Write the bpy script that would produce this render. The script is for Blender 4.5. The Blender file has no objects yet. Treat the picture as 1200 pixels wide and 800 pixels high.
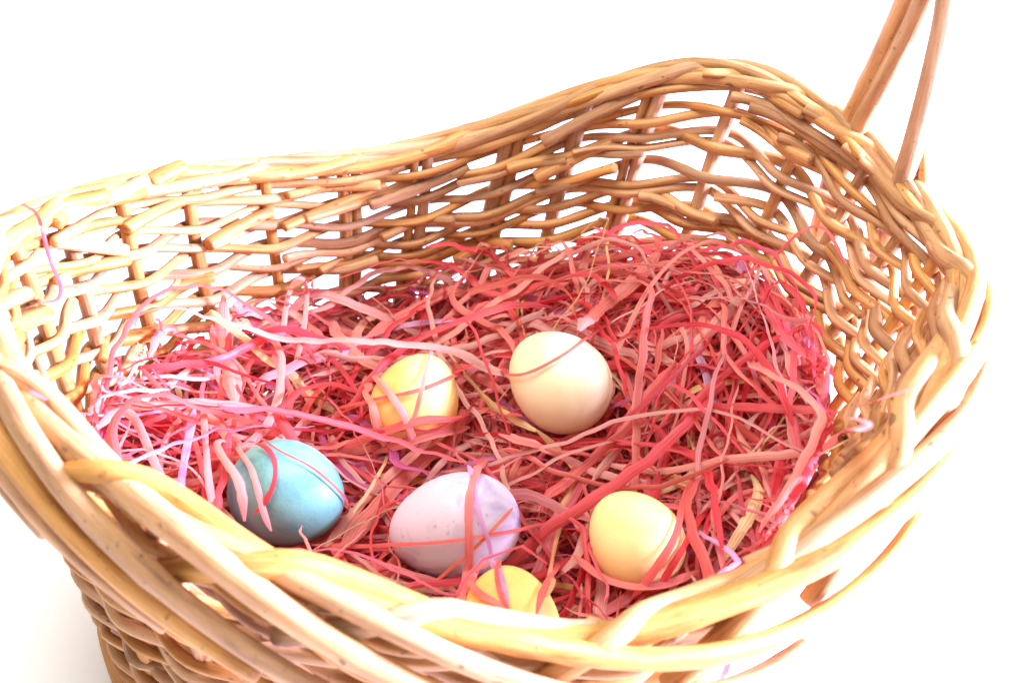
import bpy, math, random
import numpy as np
from mathutils import Vector, Matrix

random.seed(11)
rng = np.random.default_rng(11)
S = bpy.context.scene
C = S.collection
MM = 0.001

# ------------------------------------------------------------------ camera
PITCH = 0.66
DIST, Z0 = 640.0, 95.0
F_PX = 1667.0
CAM = np.array([0.0, -DIST*math.cos(PITCH), Z0+DIST*math.sin(PITCH)])
cd = bpy.data.cameras.new('camera'); cam = bpy.data.objects.new('camera', cd); C.objects.link(cam)
cd.sensor_width = 36; cd.lens = 50.0; cd.clip_start = 0.01; cd.clip_end = 50
cam.location = Vector(CAM*MM); cam.rotation_euler = (math.pi/2-PITCH, 0, 0)
cd.dof.use_dof = True; cd.dof.focus_distance = 0.61; cd.dof.aperture_fstop = 14
S.camera = cam

# ------------------------------------------------------------------ light
w = bpy.data.worlds.new('World'); S.world = w; w.use_nodes = True
wb = w.node_tree.nodes['Background']
wb.inputs[0].default_value = (1.0, 0.985, 0.97, 1); wb.inputs[1].default_value = 0.60

def area(name, loc, target, size, power, col):
    d = bpy.data.lights.new(name, 'AREA'); d.shape = 'SQUARE'; d.size = size; d.energy = power; d.color = col
    o = bpy.data.objects.new(name, d); C.objects.link(o); o.location = loc
    o.rotation_euler = (Vector(target)-Vector(loc)).to_track_quat('-Z', 'Y').to_euler()
    return o
area('softbox_overhead', (-0.22, 0.15, 1.5), (0, -0.05, 0.1), 0.9, 25, (1.0, 0.96, 0.89))
area('softbox_side', (1.35, -0.12, 0.52), (-0.19, -0.04, 0.15), 0.42, 265, (0.66, 0.62, 1.0))

S.view_settings.view_transform = 'Standard'; S.view_settings.look = 'None'
S.view_settings.gamma = 1; S.view_settings.exposure = 0.22
S.render.engine = 'CYCLES'
S.render.resolution_x = 1024; S.render.resolution_y = 682

# ------------------------------------------------------------------ materials
def srgb(r, g, b):
    f = lambda c: (c/255/12.92) if c/255 <= 0.04045 else ((c/255+0.055)/1.055)**2.4
    return (f(r), f(g), f(b), 1.0)

class NT:
    def __init__(s, name):
        s.m = bpy.data.materials.new(name); s.m.use_nodes = True
        s.t = s.m.node_tree; s.n = s.t.nodes; s.n.clear()
        s.out = s.n.new('ShaderNodeOutputMaterial')
    def add(s, typ, **kw):
        n = s.n.new(typ)
        for k, v in kw.items():
            if k.startswith('_'): setattr(n, k[1:], v)
            else:
                n.inputs[k.replace('__', ' ')].default_value = v
        return n
    def link(s, a, b): s.t.links.new(a, b)
    def math(s, op, a, b=None):
        n = s.n.new('ShaderNodeMath'); n.operation = op
        for i, x in enumerate((a, b)):
            if x is None: continue
            if isinstance(x, (int, float)): n.inputs[i].default_value = x
            else: s.link(x, n.inputs[i])
        return n.outputs[0]
    def mix(s, fac, a, b, typ='MIX'):
        n = s.n.new('ShaderNodeMix'); n.data_type = 'RGBA'; n.blend_type = typ
        for i, x in ((0, fac), (6, a), (7, b)):
            if isinstance(x, (int, float, tuple)): n.inputs[i].default_value = x
            else: s.link(x, n.inputs[i])
        return n.outputs[2]
    def ramp(s, fac, stops):
        n = s.n.new('ShaderNodeValToRGB'); s.link(fac, n.inputs[0])
        e = n.color_ramp.elements
        while len(e) < len(stops): e.new(0.5)
        for el, (p, c) in zip(e, stops): el.position = p; el.color = c
        return n.outputs[0]

def wood(name, light, mid, dark, rough=0.42, streak=1.0, split=0.0):
    """peeled willow: UV = (around, metres along the rod)"""
    k = NT(name)
    uv = k.add('ShaderNodeUVMap'); info = k.add('ShaderNodeObjectInfo')
    mp = k.add('ShaderNodeMapping'); k.link(uv.outputs[0], mp.inputs[0])
    mp.inputs['Scale'].default_value = (5.0, 26.0, 1)
    off = k.n.new('ShaderNodeCombineXYZ')
    k.link(k.math('MULTIPLY', info.outputs['Random'], 37.0), off.inputs[0])
    k.link(k.math('MULTIPLY', info.outputs['Random'], 91.0), off.inputs[1])
    k.link(off.outputs[0], mp.inputs['Location'])
    grain = k.add('ShaderNodeTexNoise', Scale=1.0, Detail=5.0, Roughness=0.62); k.link(mp.outputs[0], grain.inputs['Vector'])
    mp2 = k.add('ShaderNodeMapping'); k.link(uv.outputs[0], mp2.inputs[0]); mp2.inputs['Scale'].default_value = (26.0, 34.0, 1)
    k.link(off.outputs[0], mp2.inputs['Location'])
    fib = k.add('ShaderNodeTexNoise', Scale=1.0, Detail=4.0, Roughness=0.6); k.link(mp2.outputs[0], fib.inputs['Vector'])
    mp3 = k.add('ShaderNodeMapping'); k.link(uv.outputs[0], mp3.inputs[0]); mp3.inputs['Scale'].default_value = (3.0, 110.0, 1)
    k.link(off.outputs[0], mp3.inputs['Location'])
    spk = k.add('ShaderNodeTexNoise', Scale=1.6, Detail=2.0, Roughness=0.5); k.link(mp3.outputs[0], spk.inputs['Vector'])
    base = k.ramp(grain.outputs[0], [(0.28, dark), (0.47, mid), (0.68, light)])
    fr = k.ramp(fib.outputs[0], [(0.3, (0.60, 0.48, 0.38, 1)), (0.55, (1, 1, 1, 1))])
    c = k.mix(0.55*streak, base, fr, 'MULTIPLY')
    sp = k.ramp(spk.outputs[0], [(0.66, (0, 0, 0, 1)), (0.73, (1, 1, 1, 1))])
    c = k.mix(k.math('MULTIPLY', sp, 0.7), c, srgb(92, 58, 34))
    mp4 = k.add('ShaderNodeMapping'); k.link(uv.outputs[0], mp4.inputs[0]); mp4.inputs['Scale'].default_value = (9.0, 420.0, 1)
    k.link(off.outputs[0], mp4.inputs['Location'])
    sp2 = k.add('ShaderNodeTexNoise', Scale=1.0, Detail=1.0); k.link(mp4.outputs[0], sp2.inputs['Vector'])
    fl = k.ramp(sp2.outputs[0], [(0.70, (0, 0, 0, 1)), (0.76, (1, 1, 1, 1))])
    c = k.mix(k.math('MULTIPLY', fl, 0.5), c, srgb(112, 72, 42))
    if split:      # one side is the pale split face, the other keeps the browner skin
        sx = k.n.new('ShaderNodeSeparateXYZ'); k.link(uv.outputs[0], sx.inputs[0])
        sn = k.math('SINE', k.math('ADD', k.math('MULTIPLY', sx.outputs[0], 6.2832), k.math('MULTIPLY', info.outputs['Random'], 50.0)))
        sr = k.ramp(k.math('ADD', k.math('MULTIPLY', sn, 0.5), 0.5), [(0.42, (0.66, 0.52, 0.40, 1)), (0.52, (1.0, 1.0, 1.0, 1))])
        c = k.mix(split, c, sr, 'MULTIPLY')
    hv = k.n.new('ShaderNodeHueSaturation')
    k.link(k.math('ADD', k.math('MULTIPLY', info.outputs['Random'], 0.26), 0.87), hv.inputs['Value'])
    k.link(k.math('ADD', k.math('MULTIPLY', k.math('FRACT', k.math('MULTIPLY', info.outputs['Random'], 7.3)), 0.22), 0.84), hv.inputs['Saturation'])
    k.link(c, hv.inputs['Color'])
    bs = k.add('ShaderNodeBsdfPrincipled', Roughness=rough)
    bs.inputs['Specular IOR Level'].default_value = 0.35
    k.link(hv.outputs[0], bs.inputs['Base Color'])
    bp = k.add('ShaderNodeBump', Strength=0.55, Distance=0.0009)
    k.link(k.math('ADD', grain.outputs[0], k.math('MULTIPLY', fib.outputs[0], 0.5)), bp.inputs['Height'])
    k.link(bp.outputs[0], bs.inputs['Normal'])
    k.link(bs.outputs[0], k.out.inputs[0])
    return k.m

M_BORDER = wood('peeled_willow_border', srgb(210, 162, 100), srgb(188, 136, 76), srgb(138, 90, 46), 0.5, 0.9)
M_WEFT = wood('split_willow_weave', srgb(216, 168, 108), srgb(198, 144, 84), srgb(150, 100, 54), 0.48, 1.0, 0.75)
M_STAKE = wood('willow_stake', srgb(200, 150, 92), srgb(180, 126, 72), srgb(138, 90, 50), 0.5)
M_HANDLE = wood('willow_handle', srgb(222, 174, 116), srgb(204, 150, 92), srgb(160, 108, 60), 0.42)

def raffia_mat():
    k = NT('dyed_raffia')
    at = k.add('ShaderNodeAttribute', _attribute_name='Col'); uv = k.add('ShaderNodeUVMap')
    mp = k.add('ShaderNodeMapping'); k.link(uv.outputs[0], mp.inputs[0]); mp.inputs['Scale'].default_value = (7, 22, 1)
    ns = k.add('ShaderNodeTexNoise', Scale=1.0, Detail=4.0, Roughness=0.6); k.link(mp.outputs[0], ns.inputs['Vector'])
    v = k.ramp(ns.outputs[0], [(0.3, (0.62, 0.52, 0.54, 1)), (0.6, (1.0, 1.0, 1.0, 1)), (0.8, (1.15, 1.2, 1.2, 1))])
    c = k.mix(1.0, at.outputs['Color'], v, 'MULTIPLY')
    d = k.add('ShaderNodeBsdfPrincipled', Roughness=0.42); d.inputs['Specular IOR Level'].default_value = 0.4
    tr = k.add('ShaderNodeBsdfTranslucent')
    k.link(c, d.inputs['Base Color']); k.link(c, tr.inputs['Color'])
    bp = k.add('ShaderNodeBump', Strength=0.4, Distance=0.0005); k.link(ns.outputs[0], bp.inputs['Height'])
    k.link(bp.outputs[0], d.inputs['Normal'])
    ms = k.add('ShaderNodeMixShader', Fac=0.42); k.link(d.outputs[0], ms.inputs[1]); k.link(tr.outputs[0], ms.inputs[2])
    k.link(ms.outputs[0], k.out.inputs[0])
    return k.m
M_RAF = raffia_mat()

def egg_mat(name, main, patch, amount, seed, scale=38.0):
    k = NT(name)
    tc = k.add('ShaderNodeTexCoord')
    mp = k.add('ShaderNodeMapping'); k.link(tc.outputs['Object'], mp.inputs[0]); mp.inputs['Location'].default_value = (seed, seed*1.7, 0)
    n1 = k.add('ShaderNodeTexNoise', Scale=scale, Detail=4.0, Roughness=0.55, Distortion=0.8); k.link(mp.outputs[0], n1.inputs['Vector'])
    n2 = k.add('ShaderNodeTexNoise', Scale=900.0, Detail=2.0); k.link(tc.outputs['Object'], n2.inputs['Vector'])
    n3 = k.add('ShaderNodeTexNoise', Scale=260.0, Detail=3.0, Roughness=0.6); k.link(mp.outputs[0], n3.inputs['Vector'])
    f = k.ramp(n1.outputs[0], [(0.46, (0, 0, 0, 1)), (0.64, (1, 1, 1, 1))])
    c = k.mix(k.math('MULTIPLY', f, amount), main, patch)
    fs = k.ramp(n3.outputs[0], [(0.66, (0, 0, 0, 1)), (0.72, (1, 1, 1, 1))])
    c = k.mix(k.math('MULTIPLY', fs, amount*0.5), c, patch)
    b = k.add('ShaderNodeBsdfPrincipled', Roughness=0.48); b.inputs['Specular IOR Level'].default_value = 0.38
    b.inputs['Subsurface Weight'].default_value = 0.12; b.inputs['Subsurface Radius'].default_value = (0.004, 0.003, 0.002)
    b.inputs['Subsurface Scale'].default_value = 1.0
    k.link(c, b.inputs['Base Color'])
    bp = k.add('ShaderNodeBump', Strength=0.25, Distance=0.0004); k.link(n2.outputs[0], bp.inputs['Height'])
    k.link(bp.outputs[0], b.inputs['Normal']); k.link(b.outputs[0], k.out.inputs[0])
    return k.m

def table_mat():
    k = NT('white_table')
    tc = k.add('ShaderNodeTexCoord')
    n = k.add('ShaderNodeTexNoise', Scale=3.0, Detail=4.0); k.link(tc.outputs['Object'], n.inputs['Vector'])
    c = k.ramp(n.outputs[0], [(0.3, (0.86, 0.86, 0.855, 1)), (0.7, (0.9, 0.9, 0.895, 1))])
    b = k.add('ShaderNodeBsdfPrincipled', Roughness=0.6); k.link(c, b.inputs['Base Color']); k.link(b.outputs[0], k.out.inputs[0])
    return k.m
M_TABLE = table_mat()

# ------------------------------------------------------------------ mesh helpers
def mesh_obj(name, V, F, mat, parent=None, uv=None, col=None, smooth=True):
    me = bpy.data.meshes.new(name)
    me.from_pydata((np.asarray(V)*MM).tolist(), [], F)
    if uv is not None:
        L = me.uv_layers.new(name='UVMap')
        L.data.foreach_set('uv', np.asarray(uv, np.float32).ravel())
    if col is not None:
        a = me.attributes.new('Col', 'FLOAT_COLOR', 'POINT')
        a.data.foreach_set('color', np.asarray(col, np.float32).ravel())
    if smooth: me.polygons.foreach_set('use_smooth', [True]*len(me.polygons))
    me.materials.append(mat)
    o = bpy.data.objects.new(name, me); C.objects.link(o)
    if parent: o.parent = parent
    return o

def tag(o, label=None, cat=None, group=None, kind=None):
    if label: o['label'] = label
    if cat: o['category'] = cat
    if group: o['group'] = group
    if kind: o['kind'] = kind
    return o

def resample(P, step):
    P = np.asarray(P, float)
    d = np.r_[0, np.cumsum(np.linalg.norm(np.diff(P, axis=0), axis=1))]
    n = max(3, int(d[-1]/step)+1)
    s = np.linspace(0, d[-1], n)
    return np.stack([np.interp(s, d, P[:, i]) for i in range(P.shape[1])], 1), s

def catmull(P, n=10):
    P = np.asarray(P, float); Q = np.vstack([2*P[0]-P[1], P, 2*P[-1]-P[-2]]); out = []
    for i in range(len(P)-1):
        a, b, c, d = Q[i:i+4]
        for t in np.linspace(0, 1, n, endpoint=False):
            out.append(0.5*((2*b)+(c-a)*t+(2*a-5*b+4*c-d)*t*t+(3*b-a-3*c+d)*t**3))
    out.append(P[-1]); return np.array(out)

def frames(P):
    T = np.gradient(P, axis=0); T /= np.linalg.norm(T, axis=1)[:, None]+1e-9
    up = np.array([0, 0, 1.0])
    if abs(T[0, 2]) > 0.85: up = np.array([0, 1.0, 0])
    N = np.zeros_like(P); n = np.cross(T[0], up); n /= np.linalg.norm(n)
    for i in range(len(P)):
        n = n-T[i]*np.dot(n, T[i]); n /= np.linalg.norm(n)+1e-9; N[i] = n
    return T, N, np.cross(T, N)

def tube(name, P, R, mat, parent, sides=8, square=0.0, jitter=0.06, bevel=True):
    """a rod swept along P (mm); R radius per point; square 0..1 makes it split-wood shaped; ends are cut flat"""
    P = np.asarray(P, float); R = np.broadcast_to(np.asarray(R, float), (len(P),)).copy()
    T, N, B = frames(P)
    s = np.r_[0, np.cumsum(np.linalg.norm(np.diff(P, axis=0), axis=1))]
    # slow irregularity of radius along the rod
    ph = rng.uniform(0, 6.28, 4); L = s[-1]+1
    R = R*(1+jitter*(np.sin(s/23+ph[0])*0.6+np.sin(s/9.7+ph[1])*0.4))
    for _ in range(int(s[-1]/90)+1):          # leaf nodes
        c0 = rng.uniform(0, s[-1]); R = R*(1+0.10*np.exp(-((s-c0)/4.0)**2))
    a = np.linspace(0, 2*math.pi, sides, endpoint=False)+rng.uniform(0, 6.28)
    lob = 1+0.05*np.sin(2*a+ph[2])+0.04*np.sin(3*a+ph[3])
    if square:
        c4 = np.cos(a-a[0]); s4 = np.sin(a-a[0])
        q = (np.abs(c4)**4+np.abs(s4)**4)**(-0.25)
        lob = lob*(1+square*(q-1))*np.where(np.abs(c4) > 0, 1, 1)
        asp = rng.uniform(0.75, 1.0)
    else: asp = 1
    if bevel:
        P = np.vstack([P[0]-T[0]*0.01, P, P[-1]+T[-1]*0.01]); 
        N = np.vstack([N[0], N, N[-1]]); B = np.vstack([B[0], B, B[-1]]); R = np.r_[R[0]*0.82, R, R[-1]*0.82]; s = np.r_[s[0]-.6, s, s[-1]+.6]
        P[0] -= T[0]*0.7; P[-1] += T[-1]*0.7
    ca, sa = np.cos(a)*lob, np.sin(a)*lob*asp
    V = P[:, None, :]+R[:, None, None]*(N[:, None, :]*ca[None, :, None]+B[:, None, :]*sa[None, :, None])
    n = len(P); V = V.reshape(-1, 3); F = []; U = []
    for i in range(n-1):
        for j in range(sides):
            k = (j+1) % sides
            F.append((i*sides+j, i*sides+k, (i+1)*sides+k, (i+1)*sides+j))
            U += [(j/sides, s[i]*MM), ((j+1)/sides, s[i]*MM), ((j+1)/sides, s[i+1]*MM), (j/sides, s[i+1]*MM)]
    F.append(tuple(range(sides))[::-1]); U += [(0.5+0.1*math.cos(t), s[0]*MM+0.1*math.sin(t)) for t in a[::-1]]
    F.append(tuple((n-1)*sides+j for j in range(sides))); U += [(0.5+0.1*math.cos(t), s[-1]*MM+0.1*math.sin(t)) for t in a]
    o = mesh_obj(name, V, F, mat, parent, U)
    return o

# ------------------------------------------------------------------ table
tb = 4000
tag(mesh_obj('tabletop', [(-tb, -tb, 0), (tb, -tb, 0), (tb, tb, 0), (-tb, tb, 0)], [(0, 1, 2, 3)], M_TABLE, smooth=False), kind='structure',
    label='plain white table surface under the basket')

# ------------------------------------------------------------------ basket shape (mm)
BX, BY, RA, RB, ROT = -10.0, -52.0, 185.0, 158.0, 0.27
HK = np.array([165.68, -4.91, -0.96, 24.9, 7.13, -6.01, -1.07, -7.96, -0.21, -2.88, -0.14])
BASE = 0.76
SHIFT = -26.0        # the foot of the basket sits off centre, so the wall leans out more on one side
def H(t):
    t = np.asarray(t, float)
    r = np.full_like(t, HK[0])
    for j in range(1, 6): r = r+HK[2*j-1]*np.cos(j*t)+HK[2*j]*np.sin(j*t)
    return r
def wall(t, v):
    t = np.asarray(t, float); v = np.asarray(v, float)
    sc = BASE+(1-BASE)*np.clip(v, 0, 2)
    x = RA*sc*np.cos(t); y = RB*sc*np.sin(t); sh = SHIFT*(1-v)
    return np.stack([BX+sh+x*math.cos(ROT)-y*math.sin(ROT), BY+x*math.sin(ROT)+y*math.cos(ROT), 5+(H(t)-5)*v], -1)
def wall_n(t, v):
    e = 1e-3
    a = wall(t+e, v)-wall(t-e, v); b = wall(t, v+e)-wall(t, v-e)
    n = np.cross(a, b); return n/np.linalg.norm(n, axis=-1, keepdims=True)
def polar(x, y):
    """angle and normalised radius in the basket's plan"""
    dx, dy = x-BX, y-BY
    u = (dx*math.cos(ROT)+dy*math.sin(ROT))/RA; v = (-dx*math.sin(ROT)+dy*math.cos(ROT))/RB
    return np.arctan2(v, u), np.hypot(u, v)

basket = bpy.data.objects.new('wicker_basket', None); C.objects.link(basket)
basket.location = (0, 0, 0)
tag(basket, 'oval golden willow basket with wavy plaited rim and tall handle on white table', 'basket')

NS = 29
# stakes
for k in range(NS):
    t = 2*math.pi*k/NS
    vv = np.linspace(0.0, 1.0, 16)
    tt = t+rng.normal(0, 0.006)+0.012*np.sin(vv*5+k)
    tube('stake', wall(tt, vv), 3.1+rng.uniform(-.3, .3), M_STAKE, basket, 8, 0.5)
    if rng.random() < 0.3:   # doubled stake
        P = wall(tt+0.035*rng.choice([-1, 1]), vv*0.97)
        tube('stake', P, 2.5+rng.uniform(-.3, .3), M_STAKE, basket, 8, 0.5)

# weft rows: simple randing, rods alternate inside and outside of the stakes
rows = list(np.linspace(0.04, 0.88, 21))+[0.92, 0.955, 0.99]
for i, v0 in enumerate(rows):
    k = -rng.uniform(0, 6); end = k+NS
    top = v0 > 0.88
    while k < end:
        ln = rng.uniform(6.0, 12.0)
        k1 = k+ln
        kk = np.arange(k-0.25, k1+0.35, 0.125)
        t = kk*2*math.pi/NS
        # centreline height wanders
        u = (kk-kk[0])/(kk[-1]-kk[0])
        vj = v0+rng.normal(0, 0.006)+0.010*np.sin(u*math.pi*2*rng.uniform(.4, 1)+rng.uniform(0, 6))
        vj = vj+rng.uniform(-.03, .03)*(u-.5)+0.016*rng.choice([-1, 1])*(np.clip(1-(kk-kk[0])/1.5, 0, 1))
        amp = 4.4 if not top else 4.2
        off = -amp*np.arcsin(0.75*np.cos(math.pi*(kk+i)))/0.848*(1+0.12*np.sin(kk*1.7+i))
        vj = vj+(0.0 if top else 0.014)*np.arcsin(0.75*-np.cos(math.pi*(kk+i)))/0.848
        # cut ends stick out on the inside
        endw = np.clip(1-np.minimum(kk-kk[0], kk[-1]-kk)/0.7, 0, 1)
        off = off*(1-endw)+(-7.5)*endw
        P = wall(t, vj)+wall_n(t, vj)*off[:, None]
        r0, r1 = rng.uniform(2.4, 3.0), rng.uniform(1.8, 2.3)
        if rng.random() < 0.5: r0, r1 = r1, r0
        tube('weft_rod', P, r0+(r1-r0)*u, M_WEFT, basket, 10, 0.7, 0.04)
        k = k1-rng.uniform(0.2, 0.8)

# rod ends tucked down from the border on the inside, cut off square
for q in range(13):
    t0 = rng.uniform(-0.6, 3.6); d = rng.uniform(0.16, 0.34)*rng.choice([-1, 1])
    e = np.linspace(0, 1, 12); t = t0+d*e; vj = rng.uniform(.78, .93)+rng.uniform(.03, .09)*e
    P = wall(t, vj)+wall_n(t, vj)*(-8.5+7.5*e)[:, None]
    tube('weft_rod', P, rng.uniform(2.6, 3.5)*(1-.2*e), M_WEFT, basket, 8, 0.8, 0.04)
# plaited border
NB = 21
SPAN = 5.9
PROF = catmull([(-3, 0), (1, 4), (5.5, 3), (9.5, -4), (11, -15), (11, -27), (8, -41)], 12)   # (out, up) from inner top to outer low
PS = np.linspace(0, 1, len(PROF))
PT = np.gradient(PROF, axis=0); PT /= np.linalg.norm(PT, axis=1)[:, None]
PN = np.stack([-PT[:, 1], PT[:, 0]], 1); PN = np.where((PN[:, :1]*0.6+PN[:, 1:]) < 0, -PN, PN)
for k in range(NB):
    u = np.linspace(0, 1, 64)
    sp = SPAN*rng.uniform(0.93, 1.08)
    t = (k+rng.normal(0, 0.08)+u*sp)*2*math.pi/NB
    s = np.interp(u, [0, .04, .08, .13, .18, .27, .42, .58, .75, .90, 1.0], [.80, .66, .44, .18, .02, .02, .14, .34, .60, .84, .96])
    lay = np.interp(u, [0, .04, .075, .12, .20, .30, .40, .55, .75, .93, 1.0], [-1.1, -1.0, -.7, .55, .75, -.1, -.35, .35, .45, .3, .3])
    ker = np.hanning(11); ker /= ker.sum()
    sm = lambda q: np.convolve(np.pad(q, 5, mode='reflect', reflect_type='odd'), ker, 'valid')
    s = np.clip(sm(s)+rng.normal(0, .012), 0, 1); lay = sm(lay)
    bk = np.clip(np.sin(t+0.35)*1.8+0.75, 0, 1)         # along the back the plait is drawn out flat
    s = s*(1-0.40*bk); lay = lay*(1-0.40*bk)
    oc = np.interp(s, PS, PROF[:, 0]); zc = np.interp(s, PS, PROF[:, 1])
    nx = np.interp(s, PS, PN[:, 0]); nz = np.interp(s, PS, PN[:, 1])
    oc = oc+nx*lay*6.0; zc = zc+nz*lay*6.0
    W = wall(t, np.ones_like(t)); N = wall_n(t, np.ones_like(t)); N[:, 2] = 0; N /= np.linalg.norm(N, axis=1)[:, None]
    P = W+N*oc[:, None]; P[:, 2] += zc-2.5*bk
    R = (4.5-1.45*bk)*np.interp(u, [0, .15, .6, 1], [.8, 1.02, .98, .78])*rng.uniform(.92, 1.08)
    tube('border_rod', P, R, M_BORDER, basket, 12, 0.0, 0.03)

# a broken rod end standing proud of the rim at the end far from the handle
tz = np.radians(np.linspace(131, 125, 8)); P = wall(tz, 1+0*tz); P[:, 2] += np.linspace(1, 7, 8)
tube('border_rod', P, np.linspace(4.2, 3.2, 8), M_BORDER, basket, 10, 0.4)

# base
a = np.linspace(0, 2*math.pi, 48, endpoint=False)
B0 = wall(a, 0.0*a); B1 = B0.copy(); B0[:, 2] = 1.0; B1[:, 2] = 7.0
mesh_obj('base', np.vstack([B0, B1]), [tuple(range(48))[::-1], tuple(range(48, 96))]+[(i, (i+1) % 48, 48+(i+1) % 48, 48+i) for i in range(48)], M_STAKE, basket,
         [(0.3, 0.3)]*(96+48*4), smooth=False)
aa = np.linspace(0, 2*math.pi, 90)
for z, v in ((4.5, 0.0), (11, 0.02)):
    P = wall(aa, v+0*aa)+wall_n(aa, 0*aa)*np.array([1, 1, 0])*5; P[:, 2] = z
    tube('base_ring', P, 4.2, M_WEFT, basket, 8)

# handle: three rods that spring from the high end and twist together over the basket
HT = math.radians(12)
f1 = wall(HT, 1.0); f2 = wall(HT+math.pi, 1.0)
mid = (f1+f2)/2; E = (f1-f2)/2*1.01; E[2] = 0
uu = np.linspace(0, math.pi, 160)
cx = np.sign(np.cos(uu))*np.abs(np.cos(uu))**0.62*(1+0.16*np.sin(uu)*np.abs(np.cos(uu)))
cen = mid+E[None]*cx[:, None]; cen[:, 2] += 315*np.sin(uu)**0.9
cen[:, 2] += (f1[2]-mid[2])*np.cos(uu)
Ph = E/np.linalg.norm(E); Tg = np.array([-Ph[1], Ph[0], 0])     # across the handle, along the rim
arc = np.r_[0, np.cumsum(np.linalg.norm(np.diff(cen, axis=0), axis=1))]
CT = np.gradient(cen, axis=0); CT /= np.linalg.norm(CT, axis=1)[:, None]
CN = np.cross(CT, Tg); CN /= np.linalg.norm(CN, axis=1)[:, None]
for j, (foot, slot, ang) in enumerate(((22.0, -5.0, 0.0), (17.0, -15.0, 2.1), (-19.0, -22.0, 4.2))):
    dend = np.minimum(arc, arc[-1]-arc)
    fw = np.clip(1-(dend-60)/110, 0, 1); fw = fw*fw*(3-2*fw)
    tw = ang+(arc-150)/52
    e = np.clip(dend/95, 0, 1); foot = foot+(slot-foot)*e
    c_, s_ = 8.0*np.cos(tw), 8.0*np.sin(tw)
    side = np.where(arc < arc[-1]/2, foot, -foot)
    P = cen+Tg[None]*(side*fw+c_*(1-fw))[:, None]+CN*(s_*(1-fw))[:, None]
    # feet run down the outside of the wall
    def tail(p, d):
        q = []
        for h in (55, 35, 15):
            r = p.copy(); r[2] -= h; r -= Ph*d*h*0.12; q.append(r)
        return np.array(q)
    P = np.vstack([tail(P[0], 1), P, tail(P[-1], -1)[::-1]])
    P, _ = resample(catmull(P[::2], 3), 7)
    tube('handle_rod', P, 5.0, M_HANDLE, basket, 12, 0.0, 0.04)

# small rod end bound against the foot of the handle
tz = np.radians(np.linspace(1, 5, 10)); P = wall(tz, 1+0*tz)+wall_n(tz, 1+0*tz)*np.array([1, 1, 0])*9; P[:, 2] += np.linspace(-12, 22, 10)
tube('handle_rod', P, np.linspace(3.4, 2.6, 10), M_HANDLE, basket, 10, 0.3)

# ------------------------------------------------------------------ pixel -> place helpers
def ray(px, py):
    d = np.array([(px-600)/F_PX, -(py-400)/F_PX, -1.0]); c, s = math.cos(PITCH), math.sin(PITCH)
    return np.array([d[0], d[1]*s-d[2]*(-c)*-1*-1 if False else d[1]*s+c, d[1]*c-s])
def at_z(px, py, z):
    r = ray(px, py); return CAM+r*((z-CAM[2])/r[2])
def project(P):
    X = np.asarray(P)-CAM; s, c = math.sin(PITCH), math.cos(PITCH)
    dep = X[..., 1]*c-X[..., 2]*s
    return 600+F_PX*X[..., 0]/dep, 400-F_PX*(X[..., 1]*s+X[..., 2]*c)/dep, dep

# ------------------------------------------------------------------ eggs
EGGS = []
def egg(name, px, z, L, Wd, axis, mat, label):
    c = at_z(px[0], px[1], z)
    ax = Vector(axis).normalized()
    n, m = 28, 32; V = []; F = []
    for i in range(n+1):
        ph = math.pi*i/n; x = -math.cos(ph)
        r = Wd/2*math.sin(ph)*(1-0.11*x)/1.004
        for j in range(m):
            q = 2*math.pi*j/m; V.append((r*math.cos(q), r*math.sin(q), L/2*x))
    for i in range(n):
        for j in range(m): F.append((i*m+j, i*m+(j+1) % m, (i+1)*m+(j+1) % m, (i+1)*m+j))
    o = mesh_obj(name, V, F, mat)
    o.location = Vector(c*MM); o.rotation_euler = ax.to_track_quat('Z', 'Y').to_euler()
    tag(o, label, 'egg', 'dyed eggs in the raffia')
    R = np.array(ax.to_track_quat('Z', 'Y').to_matrix())
    EGGS.append((c, R, np.array([Wd/2, Wd/2, L/2])))
egg('egg', (655, 446), 96, 49, 42.0, (-0.62, 0.7, 0.2), egg_mat('cream_shell', srgb(236, 222, 182), srgb(226, 206, 160), 0.5, 1.0), 'plain cream egg lying on pink raffia')
egg('egg', (487, 471), 87, 44, 38.0, (0.35, 0.75, 0.5), egg_mat('golden_shell', srgb(244, 205, 128), srgb(232, 176, 84), 0.7, 4.0), 'golden yellow egg half wrapped in raffia beside the cream egg')
egg('egg', (337, 578), 89, 50, 42.5, (0.8, -0.5, 0.2), egg_mat('blue_shell', srgb(114, 172, 168), srgb(84, 136, 146), 1.0, 7.0), 'pale turquoise blue egg with a raffia curl across it')
egg('egg', (533, 616), 88, 52, 41.0, (-0.95, -0.1, -0.16), egg_mat('lilac_shell', srgb(204, 192, 204), srgb(138, 122, 156), 1.0, 12.0, 30), 'marbled lilac egg crossed by thin raffia strips')
egg('egg', (745, 632), 85, 41, 36.0, (-0.55, 0.6, 0.4), egg_mat('pale_yellow_shell', srgb(250, 226, 160), srgb(246, 212, 130), 0.6, 15.0), 'smooth pale yellow egg in the red raffia opposite the handle')
egg('egg', (597, 735), 84, 46, 38.0, (-0.1, 0.5, 0.85), egg_mat('warm_yellow_shell', srgb(246, 208, 118), srgb(234, 178, 86), 0.7, 19.0), 'yellow egg tucked behind the front rim below the lilac egg')
egg('egg', (462, 752), 72, 46, 36.0, (0.9, 0.2, 0.2), egg_mat('mint_shell', srgb(196, 228, 200), srgb(170, 214, 184), 0.6, 23.0), 'mint green egg hidden behind the rim, glimpsed through its gaps')

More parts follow.
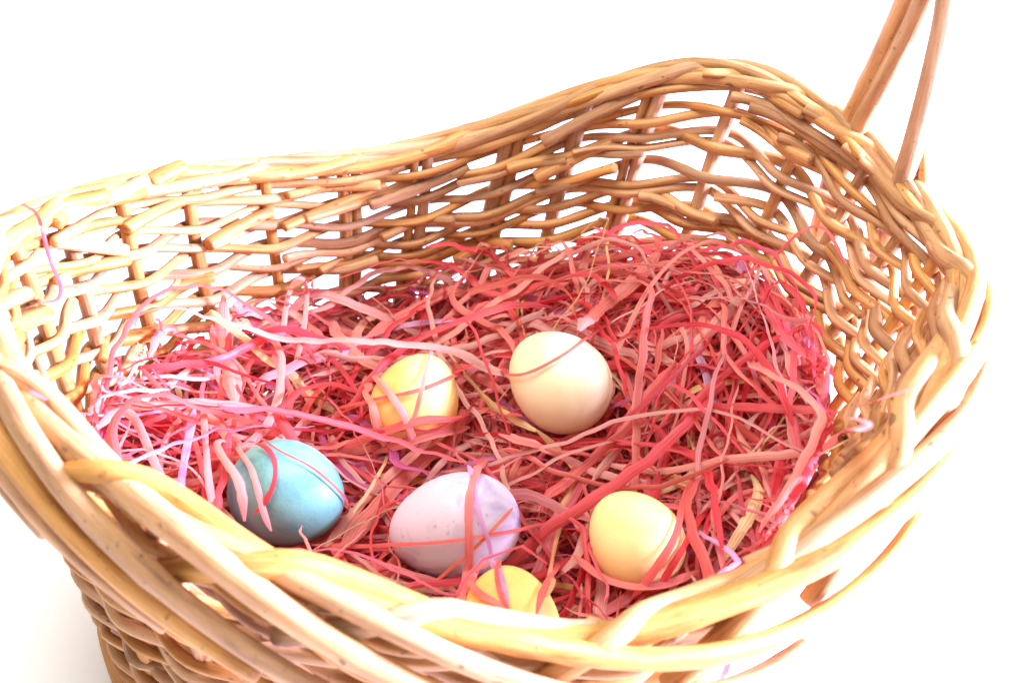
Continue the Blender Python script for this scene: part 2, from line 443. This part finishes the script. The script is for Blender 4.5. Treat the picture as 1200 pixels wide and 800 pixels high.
# ------------------------------------------------------------------ raffia
def surf(x, y):
    t, r = polar(np.asarray(x, float), np.asarray(y, float))
    edge = 0.51*H(t)
    k = np.clip(r/0.88, 0, 1)**2
    z = 72*(1-k)+edge*k
    # a heap towards the handle side
    z = z-7*np.exp(-(((x+40)/70)**2+((y-50)/35)**2))+20*np.exp(-(((x-110)/45)**2+((y+25)/50)**2))+15*np.exp(-(((x-75)/60)**2+((y-15)/50)**2))
    return z+2.5*np.sin(x/17+1.3)*np.sin(y/15+0.4)

def egg_q(P, grow=1.0):
    out = []
    for c, R, ax in EGGS:
        q = ((P-c)@R)/(ax*grow); f = 1-0.11*np.clip(q[..., 2:], -1, 1)
        out.append(np.sqrt((q[..., 0]**2+q[..., 1]**2)/f[..., 0]**2+q[..., 2]**2))
    return np.array(out)

def push_eggs(P, grow=1.05):
    for c, R, ax in EGGS:
        q = ((P-c)@R)/ax; f = 1-0.11*np.clip(q[:, 2], -1, 1); q[:, :2] /= f[:, None]
        d = np.linalg.norm(q, axis=1)
        m = d < grow
        if m.any():
            q = q[m]/np.maximum(d[m], .05)[:, None]*grow
            q[:, :2] *= (1-0.11*np.clip(q[:, 2], -1, 1))[:, None]
            P[m] = c+(q*ax)@R.T
    return P

def inside(P, lim=0.93):
    """keep points inside the wall"""
    t, r = polar(P[:, 0], P[:, 1]); v = np.clip(P[:, 2]/H(t), 0, 1.2); sh = SHIFT*(1-v)
    t, r = polar(P[:, 0]-sh, P[:, 1])
    mx = (BASE+(1-BASE)*v)*lim-0.02
    f = np.minimum(1, mx/np.maximum(r, 1e-6))
    P[:, 0] = BX+sh+(P[:, 0]-sh-BX)*f; P[:, 1] = BY+(P[:, 1]-BY)*f
    P[:, 2] = np.maximum(P[:, 2], 12)
    return P

def smooth(P, n=1):
    for _ in range(n):
        Q = P.copy(); Q[1:-1] = (P[:-2]+2*P[1:-1]+P[2:])/4; P = Q
    return P

def ribbon(P, width, tw0, tw1, crease=0.25, up=None):
    """vertices (n,3,3): a flat strip with a lengthwise crease"""
    T = np.gradient(P, axis=0); T /= np.linalg.norm(T, axis=1)[:, None]+1e-9
    n = len(P); u = np.linspace(0, 1, n)
    ref = np.tile(np.array([0, 0, 1.0]), (n, 1)) if up is None else up
    side = np.cross(T, ref); l = np.linalg.norm(side, axis=1)
    for i in range(n):
        if l[i] < 0.25: side[i] = side[i-1] if i else np.array([1.0, 0.1, 0]); 
    side = side-T*(side*T).sum(1)[:, None]; side /= np.linalg.norm(side, axis=1)[:, None]+1e-9
    nor = np.cross(side, T)
    ph = tw0+(tw1-tw0)*u
    s2 = side*np.cos(ph)[:, None]+nor*np.sin(ph)[:, None]; n2 = -side*np.sin(ph)[:, None]+nor*np.cos(ph)[:, None]
    Ln = np.linalg.norm(np.diff(P, axis=0), axis=1).sum()
    prof = np.clip(np.minimum(u, 1-u)*Ln/(2.2*width+2)+0.25, 0, 1)*(1+0.12*np.sin(u*9+tw0*7)+rng.normal(0, .05, n))*width/2
    V = np.stack([P-s2*prof[:, None], P+n2*(prof*crease)[:, None], P+s2*prof[:, None]], 1)
    return V

def ribbon_faces(n, base=0):
    F = []
    for i in range(n-1):
        for j in range(2):
            a = base+i*3+j; F.append((a, a+1, a+4, a+3))
    return F
def ribbon_uv(n, L, ou):
    U = []
    for i in range(n-1):
        for j in range(2):
            v0, v1 = L*i/(n-1)*MM+ou, L*(i+1)/(n-1)*MM+ou
            U += [(j*.5+ou, v0), (j*.5+.5+ou, v0), (j*.5+.5+ou, v1), (j*.5+ou, v1)]
    return U

CORAL = [srgb(244, 118, 114), srgb(241, 94, 98), srgb(246, 146, 136), srgb(234, 78, 88), srgb(247, 170, 156), srgb(243, 110, 120)]
PALE = [srgb(240, 172, 164), srgb(244, 190, 178), srgb(238, 156, 160)]
CREAM = [srgb(244, 218, 160), srgb(238, 200, 140)]
MAGEN = [srgb(226, 140, 196), srgb(218, 116, 172), srgb(230, 180, 222)]
def pick(x):
    r = rng.random()
    left = np.clip((-x-60)/110, 0, 1)  # side light painted in: more pale and lilac strips towards the left
    if r < 0.035: c = CREAM[rng.integers(2)]
    elif r < 0.06+0.10*left: c = MAGEN[rng.integers(3)]
    elif r < 0.20+0.40*left: c = PALE[rng.integers(3)]
    else: c = CORAL[rng.integers(6)]
    c = np.array(c); c[:3] = np.clip(c[:3]*rng.uniform(0.85, 1.12), 0, 1); return c

def wander(p0, ang, L, depth, rough=0.5, lift=6.0, step=5.0):
    n = max(6, int(L/step)); k0 = rng.normal(0, 0.006); f = rng.uniform(0.008, 0.04); ph = rng.uniform(0, 6.28)
    s = np.arange(n)*step
    th = ang+k0*s+rough*np.sin(s*f+ph)
    for _ in range(rng.integers(0, 3)): th = th+rng.normal(0, .55)*(np.arange(n) > rng.integers(1, n))     # kinks
    xy = p0[None]+np.stack([np.cumsum(np.cos(th)), np.cumsum(np.sin(th))], 1)*step
    P = np.c_[xy, np.zeros(n)]
    f2 = rng.uniform(0.015, 0.06); ph2 = rng.uniform(0, 6.28)
    zz = depth+lift*np.sin(s*f2+ph2)
    P = inside(np.c_[xy, surf(xy[:, 0], xy[:, 1])+zz])
    P[:, 2] = surf(P[:, 0], P[:, 1])+zz
    P = inside(P)
    P = smooth(P, 2)
    P += smooth(rng.normal(0, 0.9, P.shape), 1)             # crinkle
    return push_eggs(P)

def hides_egg(P):
    """does this strip lie between an egg's upper face and a viewer looking in over the front rim?"""
    x, y, d = project(P)
    for c, R, ax in EGGS[:6]:
        ex, ey, ed = project(c); rad = ax.mean()*F_PX/ed*0.88
        if ((np.hypot(x-ex, y-ey) < rad) & (d < ed) & (y < ey+0.5*rad)).any(): return True
    return False

def hugs(P):
    return (egg_q(P).min(0) < 1.09).sum() > 5

def rand_point():
    t = rng.uniform(0, 6.283); r = math.sqrt(rng.random())*0.90
    x, y = RA*r*math.cos(t), RB*r*math.sin(t)
    return np.array([BX+x*math.cos(ROT)-y*math.sin(ROT), BY+x*math.sin(ROT)+y*math.cos(ROT)])

def field(p):
    """direction in which the strips lie: dragged towards the front on the handle side, any way elsewhere"""
    if p[0] > 40: return rng.normal(math.pi/2*rng.choice([1, -1])+0.35, 0.55)
    return rng.uniform(0, 6.283)

# the tangled mass
VV, FF, UU, CC = [], [], [], []; nv = 0
def add_stuff(P, width, tw0, tw1, col, crease):
    global nv
    V = ribbon(P, width, tw0, tw1, crease); n = len(P)
    VV.append(V.reshape(-1, 3)); FF.extend(ribbon_faces(n, nv)); nv += n*3
    UU.extend(ribbon_uv(n, n*5.0, rng.uniform(0, 20)))
    g = np.clip(1+rng.normal(0, .10)+rng.normal(0, .16)*np.linspace(-1, 1, n)+np.cumsum(rng.normal(0, .03, n)), .6, 1.4)
    cc = np.tile(col, (n, 1)); cc[:, :3] = np.clip(cc[:, :3]**(1/np.clip(g, .7, 1.35)[:, None])*g[:, None]**.2, 0, .95)
    CC.append(np.repeat(cc, 3, axis=0))
NBUN = 520
for b in range(NBUN):
    p = rand_point()
    tp, rp = polar(p[0], p[1])
    if rp > 0.72 and 0.9 < tp < 2.6 and rng.random() < 0.82: continue
    ang = field(p); dep = -2-26*rng.random()**1.2; cb = pick(p[0])
    for q in range(rng.integers(4, 9)):
        pp = p+rng.normal(0, 7, 2); L = rng.uniform(80, 240)
        P = wander(pp, ang+rng.normal(0, .16), L, dep+rng.normal(0, 3), rng.uniform(.15, .6), rng.uniform(2, 11))
        if hugs(P) or (rng.random() < 0.95 and hides_egg(P)): continue
        c = cb if rng.random() < .45 else pick(p[0])
        t0 = rng.normal(0, .6)
        add_stuff(P, rng.choice([0.7, 1.3, 2.2, 3.3, 4.6], p=[.18, .24, .26, .20, .12]), t0, t0+rng.normal(0, 1.1), c, rng.uniform(.1, .7))
raf = mesh_obj('raffia_filling', np.vstack(VV), FF, M_RAF, None, UU, np.vstack(CC))
tag(raf, 'tangled coral pink raffia filling that beds the eggs in the basket', 'raffia', kind='stuff')

# single strips that lie on top
def strip(P, width, col, label, group=None, tw0=0.0, tw1=0.0, crease=0.3, up=None):
    V = ribbon(P, width, tw0, tw1, crease, up); n = len(P)
    col = np.asarray(col); CCs = np.tile(col, (n*3, 1)) if col.ndim == 1 else np.repeat(col, 3, axis=0)
    o = mesh_obj('raffia_strip', V.reshape(-1, 3), ribbon_faces(n), M_RAF, None, ribbon_uv(n, n*4.0, rng.uniform(0, 20)), CCs)
    return tag(o, label, 'raffia strip', group)

def hit(px, py, lift):
    """first thing a line of sight meets inside the basket: an egg, the raffia, or the inner wall"""
    r = ray(px, py); s = np.linspace(380, 900, 1041); P = CAM+r[None]*s[:, None]
    g = (egg_q(P, 1.0).min(0) < 1.0+lift/21.0)
    m = P[:, 2] < surf(P[:, 0], P[:, 1])+lift
    t, rr = polar(P[:, 0], P[:, 1]); v = P[:, 2]/H(t); t, rr = polar(P[:, 0]-SHIFT*(1-np.clip(v, 0, 1.1)), P[:, 1]); lim = (BASE+(1-BASE)*np.clip(v, 0, 1.1))*0.93-0.01
    ins = rr < lim
    first = np.argmax(ins & (v < 1.05)) if (ins & (v < 1.05)).any() else 0
    wl = np.zeros(len(s), bool); wl[first:] = ~ins[first:]
    k = (g | (m & ins)) | wl; k[:first] = False
    i = np.argmax(k) if k.any() else first
    return P[i]
def drawn(path, wpx, col, label, group=None, lift=2.5, tw0=0.0, tw1=0.0, crease=0.3, bow=0.0):
    Q = np.array([hit(p[0], p[1], lift) if len(p) == 2 else at_z(*p) for p in path])
    P, s = resample(catmull(Q, 8), 3.0); P = smooth(P, 3)
    P[:, 2] += bow*np.sin(np.linspace(0, math.pi, len(P)))
    P = smooth(push_eggs(P, 1.0+max(lift, 1.8)/21.0), 1)
    dep = project(P.mean(0))[2]
    view = (CAM-P); view /= np.linalg.norm(view, axis=1)[:, None]
    up = view*0.5+np.array([0, 0, .5]); up /= np.linalg.norm(up, axis=1)[:, None]
    return strip(P, wpx*dep/F_PX, col, label, group, tw0, tw1, crease, up)
R1, R2, R3, RD = CORAL[0], CORAL[2], CORAL[4], CORAL[3]
P1, P2 = PALE[0], PALE[1]; K1, K2 = CREAM; G1, G2, G3 = MAGEN
drawn([(25, 238), (45, 255), (60, 310), (73, 335), (70, 350), (50, 355)], 5, CORAL[5], 'thin pink strip hooked over the inner wall at the pale end of the basket')
drawn([(585, 432), (605, 440), (640, 428), (680, 402), (715, 375), (745, 340)], 4, R1, 'thin red strip slung across the top of the cream egg', lift=1.5)
drawn([(365, 638), (420, 640), (470, 637), (540, 632), (600, 622), (640, 612)], 5, R1, 'long thin red strip lying lengthwise across the lilac egg', lift=1.8)
drawn([(570, 535), (555, 560), (549, 590), (549, 630), (547, 670), (545, 712)], 10, R2, 'straight coral strip hanging down over the middle of the lilac egg', lift=2.5)
drawn([(548, 545), (555, 575), (562, 610), (575, 655), (596, 708)], 6, G3, 'narrow lilac tinted strip falling from the lilac egg to the yellow egg')
drawn([(500, 690), (540, 655), (580, 615), (600, 595)], 4, srgb(232, 120, 90), 'thin orange strip slanting across the lilac egg', lift=1.5)
drawn([(575, 660), (556, 668), (556, 690), (575, 703), (597, 714)], 9, R2, 'coral loop curling over the yellow egg behind the rim', lift=2.2, tw0=.4)
drawn([(586, 655), (583, 685), (597, 716)], 8, R1, 'short coral strip crossing the edge of the yellow egg behind the rim')
drawn([(300, 520), (316, 526), (324, 545), (322, 568), (312, 588), (298, 602)], 6, RD, 'dark red curl arching over the blue egg', lift=2.5)
drawn([(285, 515), (320, 525), (360, 545), (395, 575), (405, 605)], 3, R1, 'hair thin red strip following the top of the blue egg', lift=1.2)
drawn([(272, 505), (293, 545), (304, 580), (318, 622)], 7, R3, 'pale pink strip hanging over the side of the blue egg', lift=3)
drawn([(425, 395), (440, 425), (453, 455), (475, 488), (492, 530)], 8, R3, 'pale pink strip slanting down across the golden egg')
drawn([(520, 365), (505, 398), (498, 440), (486, 488), (470, 535)], 5, P1, 'narrow pale strip hanging straight down the golden egg', lift=1.8)
drawn([(395, 478), (450, 466), (500, 455), (535, 440)], 5, R1, 'narrow coral strip running level across the golden egg', lift=1.6)
drawn([(395, 527), (450, 505), (500, 490), (560, 480), (612, 487)], 11, R1, 'wide coral strip binding the lower half of the golden egg', tw1=.5)
drawn([(398, 645), (450, 585), (500, 535), (548, 487)], 19, R2, 'broad flat coral strip lying between the blue and golden eggs', crease=.15)
drawn([(382, 640), (440, 572), (505, 515)], 11, R3, 'long salmon strip beside the blue egg', crease=.2)
drawn([(880, 556), (892, 575), (880, 602), (862, 632), (845, 660)], 13, K1, 'wide cream strip bending over the red raffia by the rim', lift=7, tw0=-.3, tw1=.4)
drawn([(738, 543), (770, 550), (812, 566)], 6, K1, 'straw coloured strip behind the pale yellow egg', lift=4)
drawn([(745, 552), (780, 558), (815, 574)], 5, K2, 'narrow straw strip paired with another behind the pale yellow egg', lift=4)
drawn([(628, 503), (660, 532), (676, 560), (655, 598)], 7, K2, 'curved buff strip between the lilac and pale yellow eggs', lift=4)
drawn([(640, 700), (650, 640), (662, 598)], 5, srgb(240, 178, 128), 'straight peach strip rising beside the yellow egg behind the rim', lift=5)
drawn([(398, 418), (440, 391), (485, 379), (535, 375)], 10, G3, 'shiny lilac strip arched above the golden egg', lift=7, tw1=.6)
drawn([(262, 345), (262, 395), (271, 440), (276, 475)], 20, R3, 'broad salmon strip standing upright against the inner wall', lift=8, crease=.4)
drawn([(430, 395), (480, 365), (525, 340), (545, 325)], 15, R2, 'wide coral strip with its tip up against the back wall', lift=8, tw1=.5)
drawn([(775, 292), (745, 328), (708, 358), (678, 388)], 17, R2, 'wide pink strip sticking up behind the cream egg', lift=9, crease=.4)
drawn([(695, 266), (730, 282), (770, 300)], 7, CORAL[5], 'deep pink strip end resting on the back wall weave', lift=8)
drawn([(935, 550), (970, 522), (990, 506), (1008, 503), (1014, 494), (990, 490)], 12, np.linspace(CORAL[2], CORAL[2], 2)[0], 'coral strip with a curled tip reaching toward the right rim', lift=7, crease=.3)
drawn([(905, 580), (950, 540), (1000, 512)], 8, K1, 'cream backed strip under the curled tip', lift=5)
drawn([(900, 520), (960, 490), (1010, 475), (1068, 455)], 4, R1, 'thin red strip reaching out to the inner wall', lift=6)
drawn([(905, 305), (935, 287), (965, 283), (990, 310)], 4, R1, 'thin pink arch lifting off the raffia under the handle', lift=7, bow=8)
drawn([(855, 328), (892, 334), (910, 358), (905, 390)], 8, K1, 'cream hooked strip on the heap under the handle', lift=7)
drawn([(345, 432), (356, 385), (360, 335), (350, 322), (338, 345), (330, 400)], 6, P2, 'whitish looped strip standing against the back wall', lift=8)
drawn([(228, 478), (216, 540), (206, 612)], 10, G3, 'pale lilac strip drooping at the end of the basket', lift=10)
drawn([(238, 478), (243, 540), (256, 606)], 8, P1, 'pink strip drooping beside a pale lilac one', lift=10)
drawn([(110, 505), (150, 488), (182, 550), (205, 605)], 11, P1, 'pale pink strip bent over like an elbow beside the rim', lift=10, bow=6)
drawn([(235, 480), (262, 505), (280, 560), (287, 610)], 10, R3, 'salmon strip drooping toward the blue egg', lift=9)
drawn([(35, 458), (85, 482), (150, 487), (232, 474)], 4, G3, 'thin pale violet strip stretched across the end of the basket', lift=10)
drawn([(165, 430), (200, 470), (225, 510), (240, 560)], 6, R1, 'pink strip slanting down from the inner wall at the pale end', lift=9)

tq = np.radians(np.array([291., 291.5, 292.5, 293.5, 294])); vq = np.array([.66, .58, .48, .38, .30])
Q = wall(tq, vq)+wall_n(tq, vq)*np.array([2, 9, 12, 13, 15])[:, None]
strip(resample(catmull(Q, 6), 3)[0], 3.2, CORAL[5], 'pink strip poking out through the outside of the weave under the rim', tw0=.3)

drawn([(812, 560), (797, 600), (785, 640), (762, 672), (740, 700)], 9, R1, 'coral strip wrapped over the flank of the pale yellow egg', lift=3)
drawn([(830, 590), (806, 630), (785, 665), (770, 690)], 8, RD, 'deep red strip pressed against the flank of the pale yellow egg', lift=2.5)
drawn([(672, 650), (700, 672), (740, 686), (780, 684), (820, 668)], 9, R2, 'pink strip cradling the underside of the pale yellow egg', lift=4)
drawn([(428, 440), (436, 470), (442, 500), (460, 530)], 9, R3, 'salmon strip hugging the shaded side of the golden egg', lift=3)
drawn([(440, 530), (475, 518), (515, 506), (550, 500)], 12, R2, 'wide pink strip lying across the foot of the golden egg', lift=3)
drawn([(655, 660), (642, 680), (632, 700), (628, 720)], 8, R1, 'coral strip dropping past the yellow egg toward the rim', lift=3)

# many look-alike loose strips
CNAMES = [(c, 'coral') for c in (CORAL[0], CORAL[2], CORAL[5])]+[(c, 'deep red') for c in (CORAL[1], CORAL[3])]+[(c, 'pale pink') for c in PALE+[CORAL[4]]]+[(c, 'cream') for c in CREAM]+[(c, 'violet pink') for c in MAGEN]
NH, made = 250, 0
while made < NH:
    p = rand_point(); ang = field(p)
    P = wander(p, ang, rng.uniform(80, 230), rng.uniform(2, 10), rng.uniform(.1, .5), rng.uniform(3, 11), 4.0)
    if rng.random() < 0.35:
        P[:, 2] += rng.uniform(8, 26)*np.sin(np.linspace(0, math.pi*rng.uniform(.6, 1), len(P)))*rng.uniform(.5, 1); P = inside(P)
    if hugs(P) or hides_egg(P): continue
    lowc = rng.random(); x = p[0]
    c = np.array(pick(x)); t0 = rng.normal(0, .5)
    wd = rng.choice([1.2, 2.2, 3.4, 4.8], p=[.22, .30, .30, .18])
    cn = min(CNAMES, key=lambda q: np.abs(np.array(q[0][:3])**.45-np.clip(c[:3], 0, 1)**.45).sum())[1]
    wn = {1.2: 'thread thin', 2.2: 'narrow', 3.4: 'flat', 4.8: 'broad'}[float(wd)]
    m = P[len(P)//2]; de = [np.linalg.norm(m-e[0]) for e in EGGS[:6]]; ie = int(np.argmin(de))
    tm, rm = polar(m[0], m[1]); td = math.degrees(tm)
    if de[ie] < 48: pl = 'beside the '+['cream', 'golden', 'blue', 'lilac', 'pale yellow', 'half hidden yellow'][ie]+' egg'
    elif rm < 0.45: pl = 'in the middle of the nest'
    elif -35 < td < 45: pl = 'on the heap below the handle'
    elif 45 <= td < 90: pl = 'along the back wall near the handle'
    elif 90 <= td < 140: pl = 'along the low back wall'
    elif -140 < td <= -35: pl = 'just inside the front rim'
    else: pl = 'at the end of the nest far from the handle'
    lab = ('%s %s raffia strip %s' % (wn, cn, pl), '%s %s strips %s' % (wn, cn, pl))
    strip(P, wd, c, lab[0], lab[1], t0, t0+rng.normal(0, 1.2), rng.uniform(.15, .6))
    made += 1
